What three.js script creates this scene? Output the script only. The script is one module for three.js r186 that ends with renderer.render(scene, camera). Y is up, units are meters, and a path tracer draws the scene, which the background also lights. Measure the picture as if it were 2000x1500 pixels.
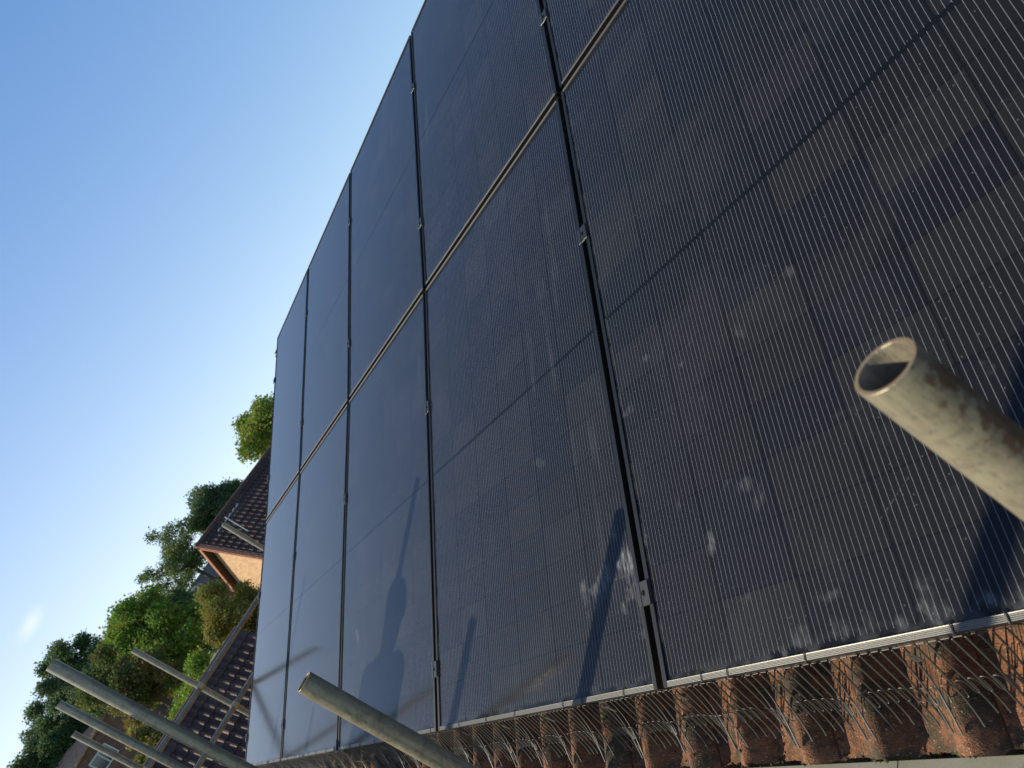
import * as THREE from 'three';
import { mergeGeometries } from 'three/addons/utils/BufferGeometryUtils.js';
import { MarchingCubes } from 'three/addons/objects/MarchingCubes.js';

// ---------------------------------------------------------------- camera, sky, sun, exposure
const scene = new THREE.Scene();
const PITCH = 0.51132, SP = Math.sin(PITCH), CP = Math.cos(PITCH);
const rw = (u, v, n) => new THREE.Vector3(u, v * SP + n * CP, -v * CP + n * SP);       // roof frame: u along the eaves, v up the slope, n out of it
const renderer = new THREE.WebGLRenderer({ antialias: true });
renderer.setSize(1024, 768);
renderer.toneMapping = THREE.LinearToneMapping;
renderer.toneMappingExposure = 1.47;
renderer.shadowMap.enabled = true;

const camera = new THREE.PerspectiveCamera(2 * Math.atan(750 / 1352.05) * 180 / Math.PI, 4 / 3, 0.05, 900);
{
  const right = rw(0.47554, -0.0937, -0.87469), down = rw(-0.45298, -0.87844, -0.15217), fwd = rw(-0.7541, 0.46858, -0.46018);
  camera.position.copy(rw(1.20034, -0.08702, 1.00816));
  camera.quaternion.setFromRotationMatrix(new THREE.Matrix4().makeBasis(right, down.clone().negate(), fwd.clone().negate()));
  camera.focus = 1.9; camera.userData.fStop = 7.5;
}
const SUN = new THREE.Vector3(-0.533, 0.494, 0.687).normalize();
{
  const Wd = 1024, Hd = 512, data = new Float32Array(Wd * Hd * 4), d = new THREE.Vector3(), cloudAt = new THREE.Vector3(-0.981, 0.154, -0.121).normalize();
  const cu = new THREE.Vector3(0, 1, 0).cross(cloudAt).normalize(), cv = cloudAt.clone().cross(cu);
  for (let j = 0; j < Hd; j++) for (let i = 0; i < Wd; i++) {
    const up = ((j + 0.5) / Hd - 0.5) * Math.PI, ro = ((i + 0.5) / Wd - 0.5) * 2 * Math.PI;
    d.set(Math.cos(ro) * Math.cos(up), Math.sin(up), Math.sin(ro) * Math.cos(up));
    const e = Math.max(0, up) * 180 / Math.PI, cg = d.dot(SUN), t = 1 - Math.exp(-e / 15), tb = 1 - Math.exp(-e / 38), side = 1 + 0.16 * (cg - 0.25), g = Math.acos(Math.min(1, cg)) * 180 / Math.PI;
    const glow = 0.55 * Math.exp(-g / 13) + 0.06 * Math.exp(-g / 35);
    const tg = 1 - Math.exp(-e / 18.5);
    let c = [(0.95 + (0.05 - 0.95) * t) * side * side + glow, (1.12 + (0.15 - 1.12) * tg) * side + glow * 0.92, (1.18 + (0.25 - 1.18) * tb) * side + glow * 0.78];
    const a = d.dot(cu) / 0.022, b = d.dot(cv) / 0.010, w = Math.max(0, 1 - Math.hypot(a + b * 0.5, b)) * 0.55 * (d.dot(cloudAt) > 0 ? 1 : 0);
    c = c.map((x, k) => (x + (1.15 - x) * w) * 0.72);
    if (up < 0) c = [0.15, 0.155, 0.135];
    data.set([...c, 1], (j * Wd + i) * 4);
  }
  const sky = new THREE.DataTexture(data, Wd, Hd, THREE.RGBAFormat, THREE.FloatType);
  sky.mapping = THREE.EquirectangularReflectionMapping; sky.magFilter = THREE.LinearFilter; sky.needsUpdate = true;
  scene.background = sky; scene.environment = sky;
}
const sun = new THREE.DirectionalLight(new THREE.Color(1, 0.885, 0.67), 5);
sun.position.copy(SUN).multiplyScalar(60); sun.castShadow = true; sun.shadow.mapSize.set(4096, 4096); sun.shadow.radius = 1;
Object.assign(sun.shadow.camera, { left: -45, right: 45, top: 45, bottom: -45, near: 1, far: 160 });
scene.add(sun, sun.target);

// ---------------------------------------------------------------- helpers
let seed = 7;
const rnd = () => { seed |= 0; seed = seed + 0x6D2B79F5 | 0; let t = Math.imul(seed ^ seed >>> 15, 1 | seed); t = t + Math.imul(t ^ t >>> 7, 61 | t) ^ t; return ((t ^ t >>> 14) >>> 0) / 4294967296; };
const rr = (a, b) => a + (b - a) * rnd();
const hash = (x, y, s = 0) => { let h = Math.imul(x | 0, 374761393) ^ Math.imul(y | 0, 668265263) ^ Math.imul(s | 0, 1274126177); h = Math.imul(h ^ h >>> 13, 1274126177); return ((h ^ h >>> 16) >>> 0) / 4294967296; };
const smooth = (a, b, x) => { const t = Math.min(1, Math.max(0, (x - a) / (b - a))); return t * t * (3 - 2 * t); };
const vnoise = (x, y, p, s = 0) => { const ix = Math.floor(x), iy = Math.floor(y), fx = x - ix, fy = y - iy, q = (a) => ((a % p) + p) % p, u = fx * fx * (3 - 2 * fx), w = fy * fy * (3 - 2 * fy);
  const a = hash(q(ix), q(iy), s), b = hash(q(ix + 1), q(iy), s), c = hash(q(ix), q(iy + 1), s), e = hash(q(ix + 1), q(iy + 1), s); return (a + (b - a) * u) * (1 - w) + (c + (e - c) * u) * w; };
const fbm = (x, y, p, o = 4, s = 0) => { let v = 0, a = 0.5, n = 0; for (let i = 0; i < o; i++) { v += a * vnoise(x, y, p, s + i); n += a; a *= 0.55; x *= 2; y *= 2; p *= 2; } return v / n; };
function tex(w, h, fn, srgb, rep = [1, 1]) {        // fn(u, v) -> [r, g, b] 0..1; colour maps are given as linear reflectances
  const d = new Uint8Array(w * h * 4), enc = (x) => { x = Math.min(1, Math.max(0, x)); return 255 * (srgb ? (x <= 0.0031308 ? 12.92 * x : 1.055 * Math.pow(x, 1 / 2.4) - 0.055) : x); };
  for (let j = 0; j < h; j++) for (let i = 0; i < w; i++) { const c = fn((i + 0.5) / w, (j + 0.5) / h, i, j); d.set([enc(c[0]), enc(c[1]), enc(c[2]), 255], (j * w + i) * 4); }
  const t = new THREE.DataTexture(d, w, h, THREE.RGBAFormat); t.wrapS = t.wrapT = THREE.RepeatWrapping; t.magFilter = THREE.LinearFilter; t.minFilter = THREE.LinearFilter;
  if (srgb) t.colorSpace = THREE.SRGBColorSpace; t.repeat.set(...rep); t.needsUpdate = true; return t;
}
const mixc = (a, b, t) => a.map((x, i) => x + (b[i] - x) * Math.min(1, Math.max(0, t)));
const rgb = (r, g, b) => new THREE.Color().setRGB(r, g, b);
const std = (o) => new THREE.MeshStandardMaterial(o), phy = (o) => new THREE.MeshPhysicalMaterial(o);
const used = new Map();
const numbered = (n) => { const k = used.get(n) || 0; used.set(n, k + 1); return k ? `${n}_${String(k).padStart(3, '0')}` : n; };
function tag(o, label, category, group, kind) { if (label) o.userData.label = label; if (category) o.userData.category = category; if (group) o.userData.group = group; if (kind) o.userData.kind = kind; return o; }
function mesh(name, geo, mat, parent = scene) { const m = new THREE.Mesh(geo, mat); m.name = parent === scene ? numbered(name) : name; m.castShadow = m.receiveShadow = true; parent.add(m); return m; }
function group(name, pos, parent = scene) { const g = new THREE.Group(); g.name = parent === scene ? numbered(name) : name; if (pos) g.position.copy(pos); parent.add(g); return g; }
const structure = (name, geo, mat) => tag(mesh(name, geo, mat), null, null, null, 'structure');
function metreUV(g, s = 1) {          // box-projected uv in metres
  g = g.index ? g.toNonIndexed() : g; g.computeVertexNormals(); const p = g.attributes.position, n = g.attributes.normal, uv = new Float32Array(p.count * 2);
  for (let i = 0; i < p.count; i++) { const ax = Math.abs(n.getX(i)), ay = Math.abs(n.getY(i)), az = Math.abs(n.getZ(i)), x = p.getX(i), y = p.getY(i), z = p.getZ(i);
    const [a, b] = ax >= ay && ax >= az ? [z, y] : ay >= az ? [x, z] : [x, y]; uv[2 * i] = a * s; uv[2 * i + 1] = b * s; }
  g.setAttribute('uv', new THREE.BufferAttribute(uv, 2)); return g;
}
const box = (w, h, d, x = 0, y = 0, z = 0) => metreUV(new THREE.BoxGeometry(w, h, d).translate(x, y, z));
function prism(pts, axis, a, b) {     // polygon extruded along an axis: pts in (x,y) for z, (z,y) for x
  const s = new THREE.Shape(pts.map((p) => new THREE.Vector2(...p))), g = new THREE.ExtrudeGeometry(s, { depth: Math.abs(b - a), bevelEnabled: false });
  if (axis === 'z') g.translate(0, 0, Math.min(a, b)); else g.applyMatrix4(new THREE.Matrix4().makeBasis(new THREE.Vector3(0, 0, 1), new THREE.Vector3(0, 1, 0), new THREE.Vector3(-1, 0, 0))).translate(Math.max(a, b), 0, 0);
  return metreUV(g);
}
const roofQ = new THREE.Quaternion().setFromRotationMatrix(new THREE.Matrix4().makeBasis(rw(1, 0, 0), rw(0, 1, 0), rw(0, 0, 1)));
function tubeAlong(pts, r, seg = 12, rad = 6, tension) { return new THREE.TubeGeometry(new THREE.CatmullRomCurve3(pts, false, tension === undefined ? 'centripetal' : 'catmullrom', tension), seg, r, rad, false); }
function limb(a, b, ra, rb, rad = 7) { const d = b.clone().sub(a), g = new THREE.CylinderGeometry(rb, ra, d.length(), rad, 1); g.translate(0, d.length() / 2, 0); g.applyQuaternion(new THREE.Quaternion().setFromUnitVectors(new THREE.Vector3(0, 1, 0), d.normalize())); return g.translate(a.x, a.y, a.z); }

// ---------------------------------------------------------------- surfaces
const sandBump = tex(512, 512, (u, v) => { const x = fbm(u * 64, v * 64, 64, 3, 3); return [x, x, x]; }, false);
const tileColour = (s) => tex(1024, 1024, (u, v, i, j) => {
  const a = fbm(u * 6, v * 6, 6, 5, s), b = fbm(u * 40, v * 40, 40, 3, s + 9), c = hash(i >> 2, j >> 2, s), f = hash(i >> 1, j >> 1, s + 4) * 0.5 + hash(i >> 3, j >> 3, s + 6) * 0.5;
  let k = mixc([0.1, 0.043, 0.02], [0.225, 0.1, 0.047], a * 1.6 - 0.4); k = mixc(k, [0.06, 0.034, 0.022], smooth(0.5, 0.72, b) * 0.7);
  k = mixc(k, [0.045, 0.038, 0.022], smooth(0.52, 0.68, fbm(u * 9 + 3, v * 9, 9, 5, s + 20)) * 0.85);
  k = k.map((x) => x * (0.5 + f)); if (c > 0.988) k = mixc(k, [0.42, 0.3, 0.2], 0.8); return k;
}, true);
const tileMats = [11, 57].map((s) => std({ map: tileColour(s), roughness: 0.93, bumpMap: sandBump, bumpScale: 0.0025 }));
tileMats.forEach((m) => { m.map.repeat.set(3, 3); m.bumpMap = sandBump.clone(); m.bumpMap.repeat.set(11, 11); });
const brickTex = (a, b, mortar, s) => tex(1024, 1024, (u, v, i, j) => {           // 1.8 m x 1.2 m: 8 bricks x 16 courses, seen from far off only
  const row = Math.floor(v * 16), x = u * 8 + (row % 2) * 0.5, col = Math.floor(x), fx = x - col, fy = v * 16 - row, m = fx < 0.045 || fy < 0.13;
  const h = hash(col % 8, row, s), k = mixc(a, b, h); return (m ? mortar : k).map((q) => q * (0.8 + 0.4 * fbm(u * 60, v * 60, 60, 3, s)));
}, true, [1 / 1.8, 1 / 1.2]);
const M = {
  brick: std({ map: brickTex([0.36, 0.205, 0.10], [0.46, 0.29, 0.16], [0.36, 0.3, 0.22], 5), roughness: 0.92, bumpMap: sandBump, bumpScale: 0.003 }),
  ownBrick: std({ map: brickTex([0.32, 0.15, 0.09], [0.42, 0.22, 0.13], [0.42, 0.38, 0.32], 15), roughness: 0.92 }),
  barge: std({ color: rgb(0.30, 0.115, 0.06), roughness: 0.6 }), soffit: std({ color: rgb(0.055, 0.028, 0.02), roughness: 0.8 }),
  white: std({ color: rgb(0.62, 0.61, 0.58), roughness: 0.5 }), glassFar: phy({ color: rgb(0.02, 0.025, 0.03), roughness: 0.06, clearcoat: 1 }),
  darkTile: [0.075, 0.09, 0.11].map((b, i) => phy({ specularIntensity: 0.45, map: tex(128, 128, (u, v, x, y) => mixc([b, b * 0.56, b * 0.43], [b * 0.6, b * 0.35, b * 0.28], fbm(u * 10, v * 10, 10, 3, i + 70)).map((q) => q * (0.8 + 0.4 * hash(x, y, i))), true), roughness: 0.62 })),
  brownTile: std({ map: tex(256, 256, (u, v, x, y) => { const r = Math.floor(v * 10), c = Math.floor(u * 8 + (r % 2) * 0.5), e = v * 10 - r; return mixc([0.15, 0.075, 0.05], [0.22, 0.12, 0.085], hash(c % 8, r, 3)).map((q) => q * (e < 0.1 ? 0.5 : 1) * (0.85 + 0.3 * hash(x, y, 3))); }, true, [0.6, 1]), roughness: 0.85 }),
  tanTile: std({ map: tex(256, 256, (u, v, x, y) => { const r = Math.floor(v * 10), c = Math.floor(u * 8 + (r % 2) * 0.5), e = v * 10 - r; return mixc([0.36, 0.19, 0.12], [0.46, 0.27, 0.18], hash(c % 8, r, 8)).map((q) => q * (e < 0.1 ? 0.5 : 1) * (0.85 + 0.3 * hash(x, y, 3))); }, true, [0.6, 0.5]), roughness: 0.85 }),
  slate: std({ map: tex(256, 256, (u, v, x, y) => { const r = Math.floor(v * 10), c = Math.floor(u * 8 + (r % 2) * 0.5), e = v * 10 - r; return mixc([0.045, 0.047, 0.055], [0.07, 0.07, 0.078], hash(c % 8, r, 8)).map((q) => q * (e < 0.1 ? 0.5 : 1) * (0.85 + 0.3 * hash(x, y, 3))); }, true, [0.6, 0.5]), roughness: 0.6 }),
  pvc: std({ map: tex(256, 256, (u, v, x, y) => mixc([0.19, 0.19, 0.155], [0.235, 0.235, 0.19], fbm(u * 8, v * 8, 8, 5, 31)).map((q) => q * (0.93 + 0.14 * hash(x, y, 2))), true, [2, 2]), roughness: 0.5 }),
  frame: phy({ color: rgb(0.09, 0.09, 0.087), metalness: 1, roughness: 0.43, bumpMap: sandBump, bumpScale: 0.00005 }),
  clamp: std({ color: rgb(0.062, 0.063, 0.065), metalness: 0.85, roughness: 0.42 }), bolt: std({ color: rgb(0.03, 0.03, 0.03), metalness: 0.7, roughness: 0.4 }),
  rail: std({ color: rgb(0.5, 0.5, 0.5), metalness: 1, roughness: 0.4 }),
  wire: std({ color: rgb(0.105, 0.104, 0.1), metalness: 0.85, roughness: 0.42 }),
  bus: std({ color: rgb(0.38, 0.38, 0.38), roughness: 0.55 }),
  back: phy({ color: rgb(0.002, 0.002, 0.0025), roughness: 0.7, specularIntensity: 0.2 }),
  grass: std({ map: tex(512, 512, (u, v, x, y) => mixc([0.05, 0.08, 0.02], [0.12, 0.14, 0.05], fbm(u * 20, v * 20, 20, 5, 2)).map((q) => q * (0.6 + 0.8 * hash(x, y, 7))), true, [0.15, 0.15]), roughness: 1 }),
  paving: std({ map: tex(256, 256, (u, v, x, y) => mixc([0.18, 0.17, 0.15], [0.3, 0.29, 0.26], fbm(u * 16, v * 16, 16, 5, 3)).map((q) => q * (0.85 + 0.3 * hash(x, y, 7))), true, [0.4, 0.4]), roughness: 0.95 }),
  timber: std({ map: tex(256, 256, (u, v, x, y) => mixc([0.26, 0.2, 0.13], [0.4, 0.32, 0.22], fbm(u * 3, v * 60, 60, 4, 3)).map((q) => q * (0.9 + 0.2 * hash(x, y, 7))), true, [0.3, 4]), roughness: 0.9 }),
  felt: std({ color: rgb(0.03, 0.028, 0.026), roughness: 1 }),
  iron: std({ color: rgb(0.09, 0.085, 0.08), metalness: 0.6, roughness: 0.5 }), brass: std({ color: rgb(0.42, 0.33, 0.2), metalness: 0.7, roughness: 0.5 }),
  bark: std({ color: rgb(0.085, 0.065, 0.048), roughness: 1 }), moss: std({ color: rgb(0.05, 0.045, 0.02), roughness: 1 }),
  skin: std({ color: rgb(0.5, 0.3, 0.2), roughness: 0.6 }), cloth: std({ color: rgb(0.07, 0.075, 0.09), roughness: 0.95 }), helmet: std({ color: rgb(0.75, 0.74, 0.7), roughness: 0.35 }),
};
const cellMats = [[0.0125, 0.0106, 0.0094], [0.0080, 0.0072, 0.0070], [0.0175, 0.0150, 0.0132], [0.0065, 0.0064, 0.0076], [0.0105, 0.0088, 0.0078]].map((c) => phy({ color: rgb(...c), roughness: 0.6, specularIntensity: 0.25 }));

// ---------------------------------------------------------------- ground, own house and roof
structure('ground', new THREE.PlaneGeometry(700, 700).rotateX(-Math.PI / 2).translate(-60, -4.9, 0), M.grass);
structure('path', metreUV(new THREE.PlaneGeometry(22, 3.2).rotateX(-Math.PI / 2).translate(-1, -4.892, 1.3)), M.paving);

const PER = 0.15, EAVE = -0.152;
const waveH = (u) => { const t = ((u / PER) % 1 + 1) % 1; return t < 0.44 ? smooth(-0.04, 0.46, t) : t > 0.96 ? smooth(-0.04, 0.46, t - 1) : 1 - smooth(0.46, 0.76, t); };
const tileTop = (u) => -0.191 + 0.066 * waveH(u);
function tileGeo(s, low) {
  const nu = low ? 16 : 44, nv = low ? 2 : 9, L = 0.34, w = 0.318, th = 0.013, V = [], I = [], UV = [];
  const top = (i, j) => { const u = -0.066 + w * i / nu, v = L * j / nv, lap = smooth(0.232, 0.24, u) * 0.007; let n = tileTop(u) + lap + 0.012 * (1 - j / nv);
    const e = j === 0 ? 1 : 0; return [u + (low ? 0 : (hash(i, j, s) - 0.5) * 0.002), v + e * (hash(i, 1, s) - 0.5) * 0.008 + (hash(i >> 2, 2, s) - 0.5) * 0.003 * e, n + (low ? 0 : (hash(i, j, s + 1) - 0.5) * 0.0016) - (e ? 0.002 : 0)]; };
  for (let k = 0; k < 2; k++) for (let j = 0; j <= nv; j++) for (let i = 0; i <= nu; i++) { const p = top(i, j); V.push(p[0], p[1] + (k && j === 0 ? 0.002 : 0), p[2] - k * th); UV.push(p[0] + k * 0.3, p[1] + s * 0.13); }
  const id = (i, j, k) => k * (nu + 1) * (nv + 1) + j * (nu + 1) + i;
  for (let j = 0; j < nv; j++) for (let i = 0; i < nu; i++) { I.push(id(i, j, 0), id(i + 1, j, 0), id(i + 1, j + 1, 0), id(i, j, 0), id(i + 1, j + 1, 0), id(i, j + 1, 0)); I.push(id(i, j, 1), id(i + 1, j + 1, 1), id(i + 1, j, 1), id(i, j, 1), id(i, j + 1, 1), id(i + 1, j + 1, 1)); }
  for (let i = 0; i < nu; i++) I.push(id(i, 0, 1), id(i + 1, 0, 1), id(i + 1, 0, 0), id(i, 0, 1), id(i + 1, 0, 0), id(i, 0, 0), id(i, nv, 0), id(i + 1, nv, 0), id(i + 1, nv, 1), id(i, nv, 0), id(i + 1, nv, 1), id(i, nv, 1));
  for (let j = 0; j < nv; j++) I.push(id(0, j, 0), id(0, j + 1, 0), id(0, j + 1, 1), id(0, j, 0), id(0, j + 1, 1), id(0, j, 1), id(nu, j, 1), id(nu, j + 1, 1), id(nu, j + 1, 0), id(nu, j, 1), id(nu, j + 1, 0), id(nu, j, 0));
  const g = new THREE.BufferGeometry(); g.setAttribute('position', new THREE.Float32BufferAttribute(V, 3)); g.setAttribute('uv', new THREE.Float32BufferAttribute(UV, 2)); g.setIndex(I); g.computeVertexNormals(); return g;
}
const house = group('house', new THREE.Vector3());
tag(house, 'terracotta tiled roof and brick house under the solar panels', 'house');
{
  mesh('wall', box(8.9, 4.55, 6.6, -0.75, -2.62, -3.62), M.ownBrick, house);
  const deck = new THREE.Group(); deck.name = 'roof'; deck.quaternion.copy(roofQ); house.add(deck);
  mesh('roof_felt', box(9.3, 4.08, 0.02, -0.75, 1.94, -0.2), M.felt, deck);
  const geos = [1, 2, 3, 4].map((s) => tileGeo(s)), low = tileGeo(5, true), rest = [];
  for (let r = 0; r < 13; r++) for (let c = -17; c < 13; c++) {
    const u = c * 0.3, v = EAVE + r * 0.308; if (u < -5.3 || u > 3.6) continue;
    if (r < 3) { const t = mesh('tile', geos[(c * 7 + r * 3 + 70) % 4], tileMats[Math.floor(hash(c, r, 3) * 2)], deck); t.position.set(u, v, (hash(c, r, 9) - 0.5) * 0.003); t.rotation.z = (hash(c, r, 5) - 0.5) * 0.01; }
    else rest.push(low.clone().translate(u, v, 0));
  }
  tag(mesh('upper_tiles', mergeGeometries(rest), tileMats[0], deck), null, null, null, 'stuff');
  const ry = 3.9 * SP - 0.15 * CP, rz = -3.9 * CP - 0.15 * SP;
  mesh('back_roof', prism([[rz + 0.1, ry], [rz - 0.05, ry], [-7.4, -0.35], [-7.4, -0.45]], 'x', -5.3, 3.9), tileMats[1], house);
  for (const x of [-5.2, 3.7]) mesh('gable_wall', prism([[-0.32, -0.36], [rz, ry - 0.2], [-6.92, -0.36]], 'x', x - 0.05, x + 0.1), M.ownBrick, house);
  const cap = new THREE.CylinderGeometry(0.11, 0.11, 0.44, 12, 1, false, 0, Math.PI).rotateX(Math.PI / 2).rotateY(Math.PI / 2).rotateX(-Math.PI / 2);
  for (let x = -5.1; x < 3.9; x += 0.45) mesh('ridge_tile', cap, tileMats[0], house).position.set(x, ry - 0.02, rz);
  mesh('fascia', box(9, 0.2, 0.02, -0.75, -0.335, -0.045), M.white, house); mesh('soffit', box(9, 0.015, 0.26, -0.75, -0.43, -0.18), M.white, house);
}
{ // gutter
  const g = group('gutter', new THREE.Vector3()); tag(g, 'grey green plastic gutter under the tile ends', 'gutter');
  const y0 = -0.222, prof = [[-0.03, y0 - 0.005], [-0.03, y0 - 0.075], [0.0, y0 - 0.095], [0.05, y0 - 0.09], [0.06, y0 - 0.06], [0.06, y0 - 0.018], [0.056, y0], [0.092, y0 + 0.002], [0.096, y0 - 0.006], [0.096, y0 - 0.026], [0.075, y0 - 0.03], [0.073, y0 - 0.07], [0.06, y0 - 0.1], [0.0, y0 - 0.106], [-0.036, y0 - 0.085], [-0.036, y0 - 0.005]];
  const cuts = [-5.2, -3.62, 0.362, 3.7];
  for (let i = 0; i < 3; i++) mesh('gutter_length', prism(prof, 'x', cuts[i] + 0.0012, cuts[i + 1] - 0.0012), M.pvc, g);
  for (const x of [-3.62, 0.362]) mesh('gutter_joint', prism([[-0.04, y0 - 0.004], [-0.04, y0 - 0.09], [0, y0 - 0.112], [0.062, y0 - 0.108], [0.081, y0 - 0.072], [0.08, y0 - 0.035], [0.076, y0 - 0.035], [0.076, y0 - 0.07], [0.061, y0 - 0.104], [0, y0 - 0.109], [-0.037, y0 - 0.088], [-0.037, y0 - 0.004]], 'x', x - 0.05, x + 0.05), M.pvc, g);
}
{ // moss crumbs caught along the tile ends
  const b = new THREE.IcosahedronGeometry(1, 1), n = 520, im = new THREE.InstancedMesh(b, M.moss, n), m = new THREE.Matrix4(), q = new THREE.Quaternion(), e = new THREE.Euler();
  for (let i = 0; i < n; i++) { const u = rr(-3.5, 1.4), big = rnd() < 0.06, s = big ? rr(0.004, 0.009) : rr(0.0012, 0.0035), v = EAVE + (big ? rr(-0.004, 0.003) : rnd() < 0.6 ? rr(-0.003, 0.004) : rr(0, 0.12)), p = rw(u, v, tileTop(u) + 0.0105 + (big ? -0.004 : 0));
    m.compose(p, q.setFromEuler(e.set(rnd() * 6, rnd() * 6, rnd() * 6)), new THREE.Vector3(s, s * rr(0.5, 1), s * rr(0.7, 1.3))); im.setMatrixAt(i, m); im.setColorAt(i, rgb(...mixc([0.7, 0.7, 0.6], [3.4, 2.0, 1.2], rnd() ** 3))); }
  im.name = 'moss_crumbs'; im.castShadow = im.receiveShadow = true; scene.add(im); tag(im, 'dark moss crumbs and grit along the eaves tile ends', 'moss', null, 'stuff');
}

// ---------------------------------------------------------------- solar panels
const PW = 1.135, PH = 1.781, LIP = 0.0115, FH = 0.032, SAG = 0.0112;
function barGeo(len, flip) {     // a frame rail along +x: grooved top lip, outer wall; the lip lies towards +y
  const pts = [[0, -FH], [0, 0.0002]], N = 5; for (let i = 0; i < N; i++) { const a = LIP * i / N, w = LIP / N; pts.push([a + w * 0.5, -0.00035], [a + w, i === N - 1 ? 0 : 0.0002]); }
  pts.push([LIP, -0.0042], [0.0022, -0.0042], [0.0022, -FH + 0.002], [0.022, -FH + 0.002], [0.022, -FH]);
  const s = new THREE.Shape(pts.map((p) => new THREE.Vector2(...p))), g = new THREE.ExtrudeGeometry(s, { depth: len, bevelEnabled: false });
  g.applyMatrix4(new THREE.Matrix4().makeBasis(new THREE.Vector3(0, 1, 0), new THREE.Vector3(0, 0, 1), new THREE.Vector3(1, 0, 0)));   // shape x -> +y, shape y -> +z, depth -> +x
  return metreUV(g, 8);
}
const barH = barGeo(PW - 2 * LIP), barV = barGeo(PH);
const CW = 0.183, CG = 0.0024, RP = 0.1075, CH = RP - 0.0028, MU = (PW - 6 * CW - 5 * CG) / 2, MV = (PH - 16 * RP - 0.012) / 2;
const cellU = (i) => MU + i * (CW + CG), cellV = (j) => MV + j * RP + (j > 7 ? 0.012 : 0) + 0.0014;
const cellGeo = (() => { const k = 0.0045, s = new THREE.Shape([[0, k], [k, 0], [CW - k, 0], [CW, k], [CW, CH - 0.0006], [CW - 0.0006, CH], [0.0006, CH], [0, CH - 0.0006]].map((p) => new THREE.Vector2(...p))); return new THREE.ShapeGeometry(s); })();
const sheetGeo = (() => { const l = []; for (let i = 0; i < 6; i++) for (let j = 0; j < 16; j++) l.push(cellGeo.clone().translate(cellU(i), cellV(j), 0)); return mergeGeometries(l); })();
const busGeo = (() => { const V = [], I = []; const strip = (x, y0, y1, w, z) => { const b = V.length / 3; V.push(x - w, y0, z, x + w, y0, z, x + w, y1, z, x - w, y1, z); I.push(b, b + 1, b + 2, b, b + 2, b + 3); };
  for (let i = 0; i < 6; i++) for (let k = 0; k < 16; k++) { const x = cellU(i) + CW * (k + 0.5) / 16; strip(x, cellV(0) - 0.004, cellV(7) + CH + 0.003, 0.00031, 0); strip(x, cellV(8) - 0.003, cellV(15) + CH + 0.004, 0.00031, 0); }
  const g = new THREE.BufferGeometry(); g.setAttribute('position', new THREE.Float32BufferAttribute(V, 3)); g.setIndex(I); g.computeVertexNormals(); return g; })();
const lineBack = new THREE.PlaneGeometry(PW - 0.01, PH - 0.01).translate(PW / 2, PH / 2, 0), paneGeo = new THREE.PlaneGeometry(PW - 2 * LIP + 0.006, PH - 2 * LIP + 0.006).translate(PW / 2, PH / 2, 0);
// smudges on the glass where the photograph shows them: [u, v, radius] in roof metres
const SM = [[-0.044, 0.244, 0.07, 2.4], [-0.021, 0.285, 0.055, 1.8], [-0.224, 0.232, 0.03, 1.5], [-0.164, 0.249, 0.034, 1.6], [0.418, 0.612, 0.017], [0.295, 0.668, 0.014], [0.253, 0.631, 0.017], [0.151, 0.703, 0.014], [0.285, 0.527, 0.012], [0.052, 0.61, 0.02], [0.796, 0.333, 0.014, 2.2], [0.569, 0.361, 0.009], [0.564, 0.653, 0.011], [0.624, 0.649, 0.01], [0.225, 0.254, 0.019, 0.9], [0.219, 0.232, 0.014], [0.338, 0.323, 0.016], [0.361, 0.287, 0.015], [0.299, 0.338, 0.012], [0.279, 0.124, 0.011, 1.1], [0.311, 0.107, 0.014, 1.1], [0.425, 0.093, 0.016], [0.461, 0.091, 0.015], [0.504, 0.045, 0.016], [0.331, 0.025, 0.011, 2.4], [0.552, 0.027, 0.013, 1.2], [0.618, 0.034, 0.032, 1.8], [0.685, 0.031, 0.018, 1.6], [0.154, 0.341, 0.009], [0.723, 0.03, 0.013], [0.372, 0.041, 0.02], [0.451, 0.035, 0.022], [0.261, 0.021, 0.014], [-2.051, 0.456, 0.03, 1.6], [-2.44, 1.094, 0.05, 1.2], [0.026, 0.26, 0.02], [-0.357, 0.641, 0.024], [-0.253, 0.723, 0.02]];
const glassMats = new Map();
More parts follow.
